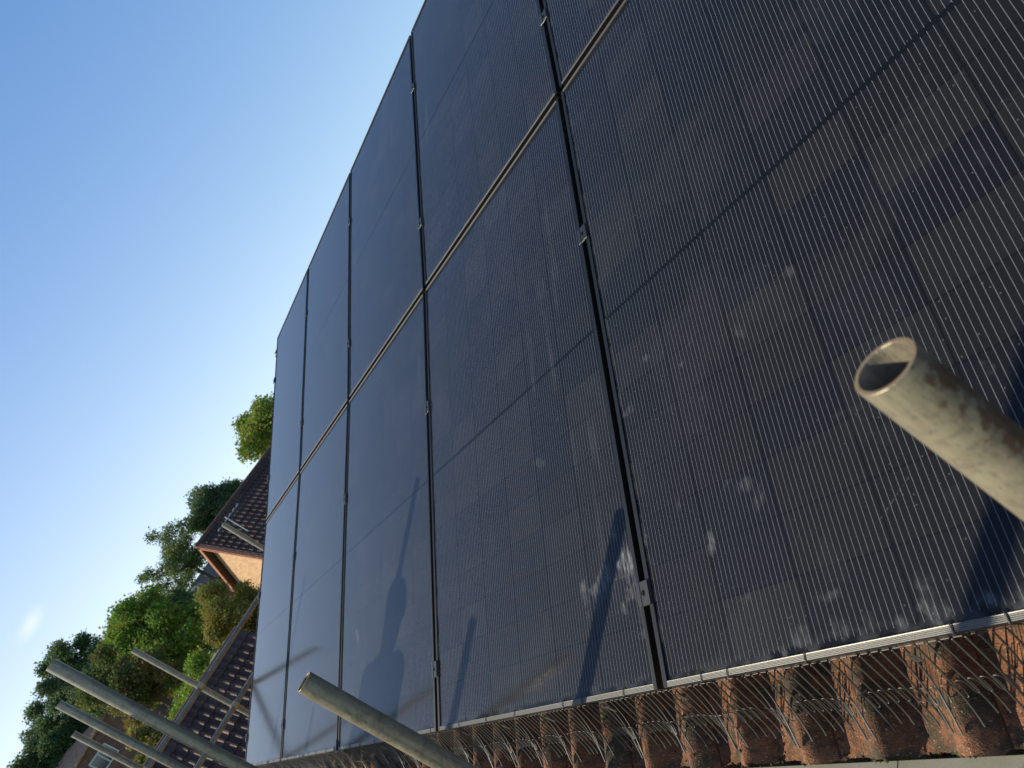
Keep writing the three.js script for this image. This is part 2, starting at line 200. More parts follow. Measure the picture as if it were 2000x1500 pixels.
function glassFor(u0, v0, special) {
  const key = special ? `${u0.toFixed(2)},${v0.toFixed(2)}` : 'g' + (Math.floor(hash(u0 * 100, v0 * 100, 2) * 2));
  if (glassMats.has(key)) return glassMats.get(key);
  const s = glassMats.size * 31 + 5, w = special ? 720 : 400, h = special ? 1120 : 620, list = SM.filter((p) => p[0] > u0 - 0.06 && p[0] < u0 + PW + 0.06 && v0 < 1 && special);
  const W0 = PW - 2 * LIP, H0 = PH - 2 * LIP;
  const t = tex(w, h, (a, b, i, j) => {
    const x = a * W0, y = b * H0, U = u0 + LIP + x, V = v0 + LIP + y; let d = 0.002 + 0.009 * Math.max(0, fbm(a * 5, b * 8, 8, 5, s) - 0.42) + (hash(i, j, s) > 0.9994 ? 0.16 : 0);
    d += 0.02 * smooth(0.62, 0.8, fbm(a * 30 + 7, b * 6, 64, 4, s + 3)) * smooth(0.5, 0.75, fbm(a * 4, b * 4, 8, 3, s + 8));
    const edge = Math.min(y, x * 1.5) ; d += 0.045 * smooth(0.03, 0.0, edge) * smooth(0.35, 0.7, fbm(x * 30, y * 30, 64, 4, s + 12));
    for (const [pu, pv, pr, k = 0.8] of list) { const du = U - pu, dv = V - pv; if (Math.abs(du) < pr * 2 && Math.abs(dv) < pr * 2) { const an = hash(pu * 1000, pv * 1000, 1) * 3.1, ca = Math.cos(an), sa = Math.sin(an), el = 0.6 + hash(pu * 900, pv * 900, 2) * 0.9, q = Math.hypot((du * ca + dv * sa) * el * 1.2, (dv * ca - du * sa) / el) / pr + (fbm(x * 30 + pu * 9, y * 30, 97, 4, s) - 0.5) * 3.4; d += 0.038 * k * smooth(1.2, 0.2, q) * (0.15 + 1.2 * smooth(0.3, 0.75, fbm(x * 150, y * 45, 256, 4, s + 2))); } }
    if (special && U > 0.4) { const ax = U - 0.572, ay = V - 0.176, l = Math.hypot(0.071, 0.048), p = (ax * 0.071 + ay * 0.048) / l, o = Math.abs(ax * 0.048 - ay * 0.071) / l; if (p > 0 && p < l && o < 0.0009) d += 0.045 * smooth(0.3, 0.6, vnoise(p * 300, 3, 64, 5)); }
    return [1 - Math.min(0.85, d), 0, 0];
  }, false);
  const m = phy({ color: rgb(0.62, 0.64, 0.68), roughness: 0.095, transmission: 1, thickness: 0, ior: 1.27, specularIntensity: 1, transmissionMap: t });
  m.attenuationDistance = Infinity; glassMats.set(key, m); return m;
}
const ordinal = ['first', 'second', 'third', 'fourth', 'fifth', 'sixth'];
for (let row = 0; row < 2; row++) for (let col = -1; col < 5; col++) {
  const u0 = -col * 1.156 + 0.0105, p = group('solar_panel'), v0 = row ? 1.806 : 0, n0 = row ? -0.02 : 0, tilt = (row ? 1 : -1) * SAG;
  p.position.copy(rw(u0, v0, n0)); p.quaternion.copy(roofQ).multiply(new THREE.Quaternion().setFromAxisAngle(new THREE.Vector3(1, 0, 0), tilt));
  const where = col < 0 ? 'beyond the right edge of the view' : col === 4 ? 'farthest column, at the far roof end' : col === 0 ? 'nearest column, its cells largest in view' : `${ordinal[col]} column from the near end`;
  tag(p, `black framed solar panel, ${row ? 'upper' : 'lower'} row, ${where}`, 'solar panel', 'solar panels on the roof');
  const fine = col >= 0 && col < 3;
  const put = (name, g, m, x = 0, y = 0, z = 0, rz = 0) => { const o = mesh(name, g, m, p); o.position.set(x, y, z); o.rotation.z = rz; return o; };
  put('frame_rail', barH, M.frame, LIP, 0, 0); put('frame_rail', barH, M.frame, PW - LIP, PH, 0, Math.PI);
  put('frame_rail', barV, M.frame, PW, 0, 0, Math.PI / 2); put('frame_rail', barV, M.frame, 0, PH, 0, -Math.PI / 2);
  put('backsheet', lineBack, M.back, 0, 0, -0.0085);
  if (fine) for (let i = 0; i < 6; i++) for (let j = 0; j < 16; j++) put('cell', cellGeo, cellMats[Math.floor(hash(i + col * 6, j + row * 16, 4) * 5)], cellU(i), cellV(j), -0.0075);
  else tag(put('cell_sheet', sheetGeo, cellMats[0], 0, 0, -0.0075), null, null, null, 'stuff');
  tag(put('busbar_wires', busGeo, M.bus, 0, 0, -0.0069), null, null, null, 'stuff');
  put('glass', paneGeo, glassFor(u0, v0, (col === 0 || col === 1 || col === 2) && !row), 0, 0, -0.0038);
}
// mounting rails under the panels and the clamps on the seams
for (const [i, v] of [0.19, 1.19, 2.17, 3.13].entries()) { const r = mesh('mounting_rail', box(7, 0.04, 0.036), M.rail); r.position.copy(rw(-1.16, v, -0.056)); r.quaternion.copy(roofQ); tag(r, `aluminium rail hidden under the panels, ${ordinal[i]} above the eaves`, 'rail', 'panel mounting rails'); }
{
  const plate = (() => { const s = new THREE.Shape([[-0.019, -0.0005], [0.019, -0.0005], [0.019, 0.0032], [0.0085, 0.0038], [0.0075, 0.0022], [-0.0075, 0.0022], [-0.0085, 0.0038], [-0.019, 0.0032]].map((p) => new THREE.Vector2(...p))); const g = new THREE.ExtrudeGeometry(s, { depth: 0.05, bevelEnabled: true, bevelThickness: 0.0008, bevelSize: 0.0008, bevelSegments: 1, steps: 1 }); return metreUV(g.applyMatrix4(new THREE.Matrix4().makeBasis(new THREE.Vector3(1, 0, 0), new THREE.Vector3(0, 0, 1), new THREE.Vector3(0, -1, 0))).translate(0, 0.025, 0.001)); })();
  const boltG = mergeGeometries([new THREE.CylinderGeometry(0.0058, 0.0058, 0.005, 16), new THREE.CylinderGeometry(0.0072, 0.0072, 0.0012, 16).translate(0, -0.0022, 0)]).rotateX(Math.PI / 2), sock = new THREE.CylinderGeometry(0.003, 0.003, 0.0008, 6).rotateX(Math.PI / 2);
  const seamName = ['nearest seam', 'second seam from the near end', 'third seam from the near end', 'farthest seam', 'far outer edge of the panels'];
  for (let s = 0; s < 5; s++) for (const [k, v] of [0.19, 1.195, 2.18, 3.13].entries()) {
    const c = group('panel_clamp', rw(s < 4 ? -s * 1.156 : -4.628, v, v < 1.79 ? -0.0112 * v : -0.0112 * (3.588 - v))); c.quaternion.copy(roofQ);
    tag(c, `small grey clamp on the ${seamName[s]}, ${ordinal[k]} up from the eaves`, 'clamp', 'clamps between the solar panels');
    mesh('plate', plate, M.clamp, c); const b = mesh('bolt', boltG, M.bolt, c); b.position.z = 0.0055; mesh('socket', sock, M.back, b).position.z = 0.0026;
  }
}

// ---------------------------------------------------------------- wire bird guard under the lowest frames
{
  const arc = (u, t) => {            // point on the sprung wire surface, t = 0 at the frame, 1 at the tip
    const s = Math.max(tileTop(u), -0.16) + 0.0125, dip = waveH(u), vt = -0.106 - 0.02 * dip, P = [[-0.004, -0.036], [-0.023, -0.058], [-0.05, -0.088], [vt + 0.025, s + 0.014], [vt, s + 0.002]];
    const B = [1, 4, 6, 4, 1]; let v = 0, n = 0; for (let i = 0; i < 5; i++) { const w = B[i] * Math.pow(1 - t, 4 - i) * Math.pow(t, i); v += w * P[i][0]; n += w * P[i][1]; } return [v, n]; };
  const SEC = 0.52, N = 27, clipU = [0.195, 0.374, 0.623, 0.697, 0.125, -0.123, -0.292, -0.375, -0.619, -0.795, -0.984, -1.061, -1.21, -1.33, -1.52, -1.66, -1.79, -1.98, -2.12, -2.21, -2.36, -2.5, -2.68, -2.83, -3.01, -3.12, -3.3, -3.49, -3.66, -3.83, -4.02, -4.16, -4.33, -4.5, 0.9, 1.1, 1.4];
  const knob = new THREE.IcosahedronGeometry(0.0019, 1), stampTex = tex(64, 128, (u, v) => { const b = fbm(u * 6, v * 14, 64, 3, 4) > 0.52 && u > 0.15 && u < 0.85; return b ? [0.05, 0.05, 0.05] : [0.17, 0.17, 0.165]; }, true), tagMat = std({ map: stampTex, metalness: 0.8, roughness: 0.4 }), tagG = new THREE.BoxGeometry(0.011, 0.027, 0.0014);
  for (let k = -4; k < 10; k++) {
    const a = 0.168 - SEC * k - SEC * 0, g = group('bird_guard_comb', rw(a, 0, 0)); if (a < -4.7) { scene.remove(g); continue; }
    g.quaternion.copy(roofQ);
    const ORD = [...ordinal, 'seventh', 'eighth', 'ninth', 'tenth', 'eleventh', 'twelfth', 'thirteenth', 'fourteenth', 'fifteenth'], n = k + 4; tag(g, n < 3 ? `wire bird guard comb right of the view, ${ORD[2 - n]} beyond the right edge` : `wire bird guard comb under the panel edge, ${ORD[n - 3]} from the right edge`, 'bird guard', 'wire bird guard combs along the eaves');
    const L = (u, v, z) => new THREE.Vector3(u - a, v, z), knobs = [], dash = [];
    for (let i = 0; i < N; i++) {
      const u = a + 0.012 + i * (SEC - 0.006) / N, dv = rr(-0.003, 0.003), pts = [], q = rr(0.97, 1.03), sl = rr(-0.004, 0.004); if (u < -4.62) continue;
      for (let t = 0; t <= 1.0001; t += 0.125) { const [v, z] = arc(u + sl * t, Math.min(1, t * q)); pts.push(L(u + sl * t * t, v + dv * t * t, z)); }
      mesh('wire', tubeAlong(pts, 0.0018, 12, 6), M.wire, g);
      knobs.push(knob.clone().translate(u - a, -0.004, -0.0355)); dash.push(new THREE.BoxGeometry(0.0125, 0.0012, 0.0022).translate(u - a + 0.0095, -0.0022, -0.0335).toNonIndexed());
    }
    if (!knobs.length) { scene.remove(g); continue; }
    mesh('top_strip', mergeGeometries([...knobs, ...dash]), M.wire, g);
    const sp = []; for (let i = 0; i < N; i++) { const u = a + 0.01 + i * (SEC - 0.02) / N, w = (SEC - 0.02) / N; if (u < -4.62) continue; for (const [f, t] of [[0.02, 0.50], [0.4, 0.50], [0.52, 0.55], [0.56, 0.64], [0.66, 0.67], [0.84, 0.67], [0.93, 0.64], [0.96, 0.55]]) { const [v, z] = arc(u + f * w, t); sp.push(L(u + f * w, v - 0.0022, z + 0.0026 * (t < 0.52 ? 1 : -0.4))); } }
    mesh('serpentine_wire', tubeAlong(sp, 0.001, sp.length * 2, 5), M.wire, g);
    for (const o of [0.113, 0.361]) { const u = a + o, [v, z] = arc(u, 0.13); if (u < -4.62) continue; const t = mesh('stamped_tag', tagG, tagMat, g); t.position.copy(L(u, v - 0.004, z + 0.004)); t.rotation.x = 1.15; }
    for (const cu of clipU) if (cu >= a && cu < a + SEC) { const s = rr(-0.003, 0.003); mesh('clip', tubeAlong([L(cu, 0.0155, -0.002), L(cu, 0.0145, 0.0012), L(cu + s, 0.006, 0.0018), L(cu + s, -0.0012, 0.001), L(cu + s * 1.3, -0.002, -0.012), L(cu + s * 2, -0.0025, -0.034)], 0.0011, 20, 6), M.wire, g); }
  }
}

// ---------------------------------------------------------------- scaffold
{
  const galv = (s, rust, L) => std({ map: tex(512, 1024, (u, v, i, j) => {
    const a = fbm(u * 6, v * 40, 64, 5, s), b = fbm(u * 24, v * 160, 256, 4, s + 3), st = fbm(u * 30, v * 6, 64, 4, s + 6); let c = mixc([0.27 * L, 0.247 * L, 0.185 * L], [0.4 * L, 0.366 * L, 0.275 * L], a * 1.5 - 0.25); c = mixc(c, [0.14 * L, 0.13 * L, 0.115 * L], smooth(0.5, 0.75, b) * 0.4); c = mixc(c, [0.45 * L, 0.41 * L, 0.32 * L], smooth(0.6, 0.8, st) * 0.5);
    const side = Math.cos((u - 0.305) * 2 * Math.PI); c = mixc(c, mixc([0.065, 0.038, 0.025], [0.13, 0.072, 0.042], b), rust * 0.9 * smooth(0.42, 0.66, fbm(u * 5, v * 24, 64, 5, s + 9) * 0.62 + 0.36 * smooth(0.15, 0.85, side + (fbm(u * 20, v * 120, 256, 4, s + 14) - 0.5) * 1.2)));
    if (hash(i >> 1, j >> 2, s) > 0.996) c = c.map((q) => q * 0.45); return c.map((q) => q * (0.9 + 0.2 * hash(i, j, s))); }, true), metalness: 0.45, roughness: 0.36, bumpMap: sandBump, bumpScale: 0.0004 });
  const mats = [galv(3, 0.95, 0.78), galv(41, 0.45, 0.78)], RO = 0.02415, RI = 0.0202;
  const rimMat = std({ color: rgb(0.26, 0.18, 0.1), metalness: 0.3, roughness: 0.6, bumpMap: sandBump, bumpScale: 0.0006 });
  const lathe = (p, detail) => { const g = new THREE.LatheGeometry(p, detail), q = g.attributes.position, uv = g.attributes.uv; for (let i = 0; i < q.count; i++) uv.setY(i, q.getY(i) * 1.2); return g; };
  function tubeGeo(len, detail = 40) {   // hollow tube, tip at the origin, down -y
    const pr = [[RI, -len], [RI, -0.0006], [RI + 0.0006, 0]], po = [[RO - 0.0006, 0], [RO, -0.0006], [RO, -len * 0.5], [RO, -len]];
    return { wall: lathe(po.map((p) => new THREE.Vector2(...p)).reverse(), detail), bore: lathe(pr.map((p) => new THREE.Vector2(...p)), detail), rim: new THREE.RingGeometry(RI + 0.0005, RO - 0.0005, detail).rotateX(-Math.PI / 2).translate(0, 0.0001, 0) };
  }
  const standards = [
    [0.973, 0.56, 0.178, 0, 'thick rusty scaffold tube end looming in front of the nearest panel'], [-0.471, 0.575, 0.214, 1, 'short steel scaffold tube crossing the eaves in front of the panels'],
    [-2.124, 1.205, 0.244, 1, 'longest grey scaffold tube against the trees at the lower left'], [-3.989, 1.235, 0.214, 1, 'middle of three parallel scaffold tubes at the lower left corner'], [-5.864, 1.147, 0.212, 1, 'lowest and thinnest of three parallel tubes at the lower left corner'],
    [-5.87, 1.165, -0.493, 1, 'scaffold tube with couplers in front of the bright green tree'], [-5.87, 1.176, -1.795, 1, 'scaffold tube end in front of the dark roof with the aerial'],
    [-0.41, 1.72, 1.36, 1, 'outer scaffold tube out of view, casting the broad shadow on the nearest panel'], [-2.11, 1.295, 1.35, 1, 'outer scaffold tube out of view, casting the short shadow on the panel'], [-3.99, 1.2, 1.35, 1, 'outer scaffold tube out of view near the far roof end'], [-5.86, 1.15, 1.35, 1, 'outer scaffold tube out of view at the gable corner']];
  const geos = new Map();
  for (const [x, y, z, m, label] of standards) {
    const len = y + 4.89, s = group('scaffold_standard', new THREE.Vector3(x, y, z)), k = len.toFixed(2); if (!geos.has(k)) geos.set(k, tubeGeo(len));
    tag(s, label, 'scaffold tube', 'upright scaffold tubes'); s.rotation.y = rr(0, 6) * (m ? 1 : 0); s.rotation.z = m ? rr(-0.004, 0.004) : 0; s.rotation.x = m ? rr(-0.004, 0.004) : 0;
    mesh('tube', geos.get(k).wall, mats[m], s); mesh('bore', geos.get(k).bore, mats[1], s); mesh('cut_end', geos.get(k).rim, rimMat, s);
  }
  const couple = (x, y, z, label) => { const g = group('scaffold_coupler', new THREE.Vector3(x, y, z)); tag(g, label, 'coupler', 'scaffold couplers');
    mesh('body', mergeGeometries([new THREE.CylinderGeometry(0.031, 0.031, 0.048, 20, 1, true), new THREE.BoxGeometry(0.02, 0.05, 0.05).translate(0.038, 0, 0), new THREE.CylinderGeometry(0.031, 0.031, 0.048, 20, 1, true).rotateX(Math.PI / 2).translate(0.056, 0, 0)]), M.brass, g);
    mesh('bolt', new THREE.CylinderGeometry(0.007, 0.007, 0.07, 8).rotateX(Math.PI / 2).translate(-0.03, 0.005, 0.025), M.brass, g); mesh('nut', new THREE.CylinderGeometry(0.011, 0.011, 0.012, 6).rotateX(Math.PI / 2).translate(-0.03, 0.005, 0.055), M.iron, g); };
  const horiz = (x, y, z0, z1, label) => { const s = group('scaffold_ledger', new THREE.Vector3(x, y, z1)); const t = tubeGeo(z1 - z0, 24); tag(s, label, 'scaffold tube', 'horizontal scaffold tubes'); s.rotation.x = Math.PI / 2; mesh('tube', t.wall, mats[1], s); mesh('bore', t.bore, mats[1], s); mesh('cut_end', t.rim, rimMat, s); };
  horiz(-5.814, 0.508, -4.2, 1.45, 'upper horizontal guard rail tube crossing in front of trees and dark roof'); horiz(-5.814, 0.17, -4.2, 1.4, 'lower horizontal guard rail tube in front of the dark tiled roof');
  const cn = { '-0.493': 'tube before the bright green tree', '-1.795': 'tube behind the far panel edge', '0.212': 'lowest of the three parallel tubes' };
  for (const z of [-0.493, -1.795, 0.212]) { couple(-5.87, 0.508, z, `brown coupler joining the upper guard rail to the ${cn[z]}`); couple(-5.87, 0.17, z, `brown coupler joining the lower guard rail to the ${cn[z]}`); }
  for (let i = 0; i < 4; i++) for (let k = 0; k < 3; k++) { const b = mesh('scaffold_board', box(3.88, 0.038, 0.222), M.timber); b.position.set(-7 + 3.9 * k + 1.9, -0.66, 0.36 + i * 0.228); tag(b, `timber scaffold board below the eaves, ${ordinal[i]} row out, ${['far', 'middle', 'near'][k]} length`, 'board', 'scaffold boards'); }
  for (const [i, x] of [-5.8, -4.05, -2.06, -0.41, 1.03].entries()) { const s = group('scaffold_transom', new THREE.Vector3(x, -0.704, 1.5)); const t = tubeGeo(1.45, 20); tag(s, `short scaffold tube carrying the boards, ${ordinal[i]} from the far end`, 'scaffold tube', 'board transoms'); s.rotation.x = Math.PI / 2; mesh('tube', t.wall, mats[1], s); mesh('bore', t.bore, mats[1], s); mesh('cut_end', t.rim, rimMat, s); }
}
{ // the worker on the boards, out of view, whose shadow falls on the third column of panels
  const p = group('person', new THREE.Vector3(-2.47, -0.64, 0.74)); tag(p, 'person in dark work clothes standing on the scaffold boards, out of view', 'person');
  const J = [[[0, 1.62, 0], [0, 1.7, 0.0], 0.085, 0.095], [[0, 1.45, 0], [0, 1.58, 0], 0.06, 0.055], [[-0.17, 1.42, 0], [0.17, 1.42, 0], 0.075, 0.075], [[0, 1.35, 0], [0, 1.0, 0], 0.15, 0.13], [[-0.07, 0.95, 0], [0.07, 0.95, 0], 0.13, 0.13],
    [[0.19, 1.42, 0], [0.25, 1.14, 0.02], 0.055, 0.045], [[0.25, 1.14, 0.02], [0.2, 0.98, -0.2], 0.042, 0.032], [[-0.19, 1.42, 0], [-0.25, 1.14, 0.02], 0.055, 0.045], [[-0.25, 1.14, 0.02], [-0.2, 0.98, -0.2], 0.042, 0.032],
    [[0.2, 0.98, -0.2], [0.18, 0.96, -0.29], 0.03, 0.016], [[-0.2, 0.98, -0.2], [-0.18, 0.96, -0.29], 0.03, 0.016],
    [[0.1, 0.92, 0], [0.12, 0.5, -0.01], 0.09, 0.06], [[0.12, 0.5, -0.01], [0.13, 0.09, 0.02], 0.058, 0.04], [[0.13, 0.05, 0.03], [0.14, 0.045, -0.14], 0.045, 0.035], [[-0.1, 0.92, 0], [-0.12, 0.5, -0.01], 0.09, 0.06], [[-0.12, 0.5, -0.01], [-0.13, 0.09, 0.02], 0.058, 0.04], [[-0.13, 0.05, 0.03], [-0.14, 0.045, -0.14], 0.045, 0.035]];
  for (const sx of [1, -1]) for (let f = 0; f < 4; f++) J.push([[sx * (0.165 + f * 0.016), 0.965, -0.28], [sx * (0.16 + f * 0.018), 0.945 - (f === 3 ? 0.005 : 0), -0.345 + (f === 3 ? 0.015 : 0)], 0.0095, 0.008]);
  for (const sx of [1, -1]) J.push([[sx * 0.165, 0.965, -0.24], [sx * 0.13, 0.955, -0.28], 0.012, 0.009]);
  const dist = (x, y, z) => { let k = 0; for (const [a, b, ra, rb] of J) { const dx = b[0] - a[0], dy = b[1] - a[1], dz = b[2] - a[2], px = x - a[0], py = y - a[1], pz = z - a[2], h = Math.min(1, Math.max(0, (px * dx + py * dy + pz * dz) / (dx * dx + dy * dy + dz * dz))); const d = Math.hypot(px - dx * h, py - dy * h, pz - dz * h) - (ra + (rb - ra) * h); if (d < 0.12) k += Math.exp(-d * 60); } return k > 0 ? -Math.log(k) / 60 : 0.25; };
  const res = 72, mc = new MarchingCubes(res, M.cloth, false, false, 120000); mc.isolation = 0; const S = 0.96, half = res / 2;
  for (let k = 0; k < res; k++) for (let j = 0; j < res; j++) for (let i = 0; i < res; i++) mc.field[i + j * res + k * res * res] = -dist((i - half) / half * S, (j - half) / half * S + 0.94, (k - half) / half * S);
  mc.update(); const c = mc.count, g = new THREE.BufferGeometry(), pos = mc.positionArray.slice(0, c * 3); for (let i = 0; i < c; i++) { pos[3 * i] *= S; pos[3 * i + 1] = pos[3 * i + 1] * S + 0.94; pos[3 * i + 2] *= S; }
  g.setAttribute('position', new THREE.Float32BufferAttribute(pos, 3)); g.setAttribute('normal', new THREE.Float32BufferAttribute(mc.normalArray.slice(0, c * 3), 3));
  mesh('body', g, M.cloth, p);
  mesh('cap', new THREE.SphereGeometry(0.106, 20, 10, 0, Math.PI * 2, 0, Math.PI / 2).scale(1, 0.9, 1.1).translate(0, 1.71, 0), M.helmet, p);
}

// ---------------------------------------------------------------- neighbouring houses
const farTile = (() => { const nu = 12, V = [], I = [], UV = [], L = 0.36, w = 0.302; const h = (u) => 0.045 * waveH(u); for (let j = 0; j < 2; j++) for (let i = 0; i <= nu; i++) { const u = w * i / nu; V.push(u, -j * L, h(u) + (j ? 0.022 : 0)); UV.push(u * 3, j * L * 3); } for (let i = 0; i <= nu; i++) { const u = w * i / nu; V.push(u, -L, h(u) - 0.004); UV.push(u * 3, 1.2); }
  const id = (i, j) => j * (nu + 1) + i; for (let j = 0; j < 2; j++) for (let i = 0; i < nu; i++) I.push(id(i, j + 1), id(i + 1, j + 1), id(i + 1, j), id(i, j + 1), id(i + 1, j), id(i, j)); const g = new THREE.BufferGeometry(); g.setAttribute('position', new THREE.Float32BufferAttribute(V, 3)); g.setAttribute('uv', new THREE.Float32BufferAttribute(UV, 2)); g.setIndex(I); const q = g.toNonIndexed(); q.computeVertexNormals(); return q; })();
function tiledSlope(parent, top, along, downDir, cols, rows, gauge = 0.33) {   // top: ridge start (local), along: unit vector, downDir: unit vector down the slope
  const s = new THREE.Group(); s.name = 'tiled_slope'; parent.add(s); const nrm = new THREE.Vector3().crossVectors(along, downDir.clone().negate());
  s.quaternion.setFromRotationMatrix(new THREE.Matrix4().makeBasis(along, downDir.clone().negate(), nrm)); s.position.copy(top);
  mesh('underlay', box(cols * 0.3, rows * gauge, 0.03, cols * 0.15, -rows * gauge / 2, -0.03), M.felt, s);
  for (let r = 0; r < rows; r++) for (let c = 0; c < cols; c++) { const t = mesh('tile', farTile, M.darkTile[Math.floor(hash(c, r, 6) * 3)], s); t.position.set(c * 0.3, -r * gauge, 0.002 + hash(c, r, 2) * 0.006); t.rotation.z = (hash(c, r, 8) - 0.5) * 0.02; t.rotation.x = (hash(c, r, 3) - 0.5) * 0.03; }
  return s;
}
{ // brick gable house, ridge running away from us
  const h = group('gable_house', new THREE.Vector3(-21.81, 2.175, -6.107)); tag(h, 'brick house with sunlit gable and dark tiled roof beyond the far panels', 'house');
  const a = 38.4 * Math.PI / 180, Wd = 2.95, dn = Wd * Math.tan(a), len = 9.3;
  tiledSlope(h, new THREE.Vector3(0, 0, 0), new THREE.Vector3(0, 0, -1), new THREE.Vector3(Math.cos(a), -Math.sin(a), 0), 29, 11, 0.335);
  mesh('far_slope', prism([[0.0, 0.02], [-Wd, -dn + 0.02], [-Wd, -dn - 0.06], [0, -0.06]], 'z', -len, -0.02), M.darkTile[1], h);
  mesh('wall', prism([[0, -0.16], [-Wd + 0.42, -dn + 0.17], [-Wd + 0.42, -7.06], [Wd - 0.42, -7.06], [Wd - 0.42, -dn + 0.17]], 'z', -len + 0.3, -0.24), M.brick, h);
  const barge = (sx) => prism([[0, 0.03], [sx * Wd, -dn + 0.03], [sx * Wd, -dn - 0.12], [0, -0.12]].map(([x, y]) => [x, y]), 'z', -0.03, 0.0);
  for (const sx of [-1, 1]) { mesh('bargeboard', barge(sx), M.barge, h); mesh('soffit', prism([[0, -0.09], [sx * Wd, -dn - 0.09], [sx * Wd, -dn - 0.115], [0, -0.115]], 'z', -0.237, -0.031), M.soffit, h); }
  mesh('verge_capping', prism([[0.02, 0.065], [Wd, -dn + 0.06], [Wd, -dn + 0.031], [0.02, 0.031]], 'z', -0.13, 0.02), M.barge, h);
  const cap = new THREE.CylinderGeometry(0.12, 0.12, 0.44, 10, 1, false, 0, Math.PI).rotateX(Math.PI / 2).rotateZ(Math.PI / 2).rotateZ(-Math.PI / 2);
  for (let z = -0.22; z > -len; z -= 0.45) { const c = mesh('ridge_tile', new THREE.CylinderGeometry(0.11, 0.11, 0.44, 10).rotateX(Math.PI / 2), M.darkTile[2], h); c.position.set(0, 0.0, z); }
  mesh('gutter_end', new THREE.SphereGeometry(0.07, 10, 8).translate(-Wd - 0.03, -dn - 0.1, -0.03), M.white, h);
}
{ // television aerial on that roof
  const g = group('television_aerial', new THREE.Vector3(-20.5, 1.05, -6.9)); tag(g, 'thin television aerial on the dark roof of the brick house', 'aerial');
  const cyl = (a, b, r) => limb(new THREE.Vector3(...a), new THREE.Vector3(...b), r, r, 6);
  mesh('mast', cyl([0, -0.1, 0], [0, 0.95, 0], 0.018), M.rail, g); mesh('boom', cyl([-0.1, 0.85, 0.45], [0.05, 0.85, -0.55], 0.012), M.rail, g);
  for (let i = 0; i < 6; i++) mesh('element', cyl([-0.22 + i * 0.03, 0.87, 0.38 - i * 0.17], [0.18 + i * 0.03, 0.87, 0.42 - i * 0.17], 0.006), M.rail, g);
}
{ // low house with dark pantiles just beyond the gable scaffold
  const h = group('pantile_house', new THREE.Vector3(-14, 0.12, -2.9)); tag(h, 'dark brown pantile roof behind the two guard rails', 'house');
  const a = 38 * Math.PI / 180; tiledSlope(h, new THREE.Vector3(0, 0, 7.5), new THREE.Vector3(0, 0, -1), new THREE.Vector3(Math.cos(a), -Math.sin(a), 0), 25, 8, 0.33);
  const W2 = 8 * 0.33 * Math.cos(a) + 0.05, d2 = W2 * Math.tan(a);
  mesh('far_slope', prism([[0, -0.02], [-W2, -d2 - 0.02], [-W2, -d2 - 0.1], [0, -0.1]], 'z', 0.02, 7.5), M.darkTile[0], h);
  mesh('wall', prism([[0, -0.14], [-W2 + 0.3, -d2 + 0.1], [-W2 + 0.3, -5.02], [W2 - 0.3, -5.02], [W2 - 0.3, -d2 + 0.1]], 'z', 0.2, 7.3), M.ownBrick, h);
  for (let z = 0.2; z < 7.4; z += 0.45) mesh('ridge_tile', new THREE.CylinderGeometry(0.1, 0.1, 0.44, 10).rotateX(Math.PI / 2), M.darkTile[1], h).position.set(0, 0, z);
}
function simpleHouse(name, label, pos, turn, half, len, pitch, wallMat, roofMat, roofMat2) {   // gable towards local +x at x = 0, ridge along -x, origin at the front ridge end
  const h = group(name, pos); h.rotation.y = turn; tag(h, label, 'house'); const dn = half * Math.tan(pitch), base = -(pos.y + 4.9);
  mesh('wall', prism([[0, -0.14], [-half + 0.2, -dn + 0.1], [-half + 0.2, base], [half - 0.2, base], [half - 0.2, -dn + 0.1]], 'x', -len + 0.1, -0.2), wallMat, h);
  for (const s of [1, -1]) mesh('roof', prism([[0, 0], [s * half, -dn], [s * half, -dn - 0.09], [0, -0.1]], 'x', -len, 0), s > 0 ? roofMat : roofMat2 || roofMat, h);
  return h;
}
const win = (h, x, y, z, w, hh) => { const f = new THREE.Group(); f.name = 'window'; h.add(f); f.position.set(x, y, z); for (const s of [-1, 1]) { mesh('frame', box(0.06, hh, 0.07, 0, 0, s * (w / 2 - 0.035)), M.white, f); mesh('frame', box(0.06, 0.07, w - 0.14, 0, s * (hh / 2 - 0.035), 0), M.white, f); } mesh('mullion', box(0.05, hh - 0.14, 0.05), M.white, f); mesh('pane', box(0.01, hh - 0.14, w - 0.14, -0.015, 0, 0), M.glassFar, f); };
function facing(name, label, pos, turn) { const h = group(name, pos); h.rotation.y = turn; return tag(h, label, 'house'); }      // local x to the right and z towards the viewer at the near house
const slab = (pts, th, m, name, h) => { const a = pts.map((p) => new THREE.Vector3(...p)), n = a[1].clone().sub(a[0]).cross(a[2].clone().sub(a[0])).normalize().multiplyScalar(th), k = a.length, all = [...a, ...a.map((p) => p.clone().sub(n))], I = []; for (let i = 1; i < k - 1; i++) I.push(0, i, i + 1, k, k + i + 1, k + i); for (let i = 0; i < k; i++) { const j = (i + 1) % k; I.push(i, k + i, k + j, i, k + j, j); } const g = new THREE.BufferGeometry(); g.setAttribute('position', new THREE.Float32BufferAttribute(all.flatMap((p) => [p.x, p.y, p.z]), 3)); g.setIndex(I); return mesh(name, metreUV(g), m, h); };
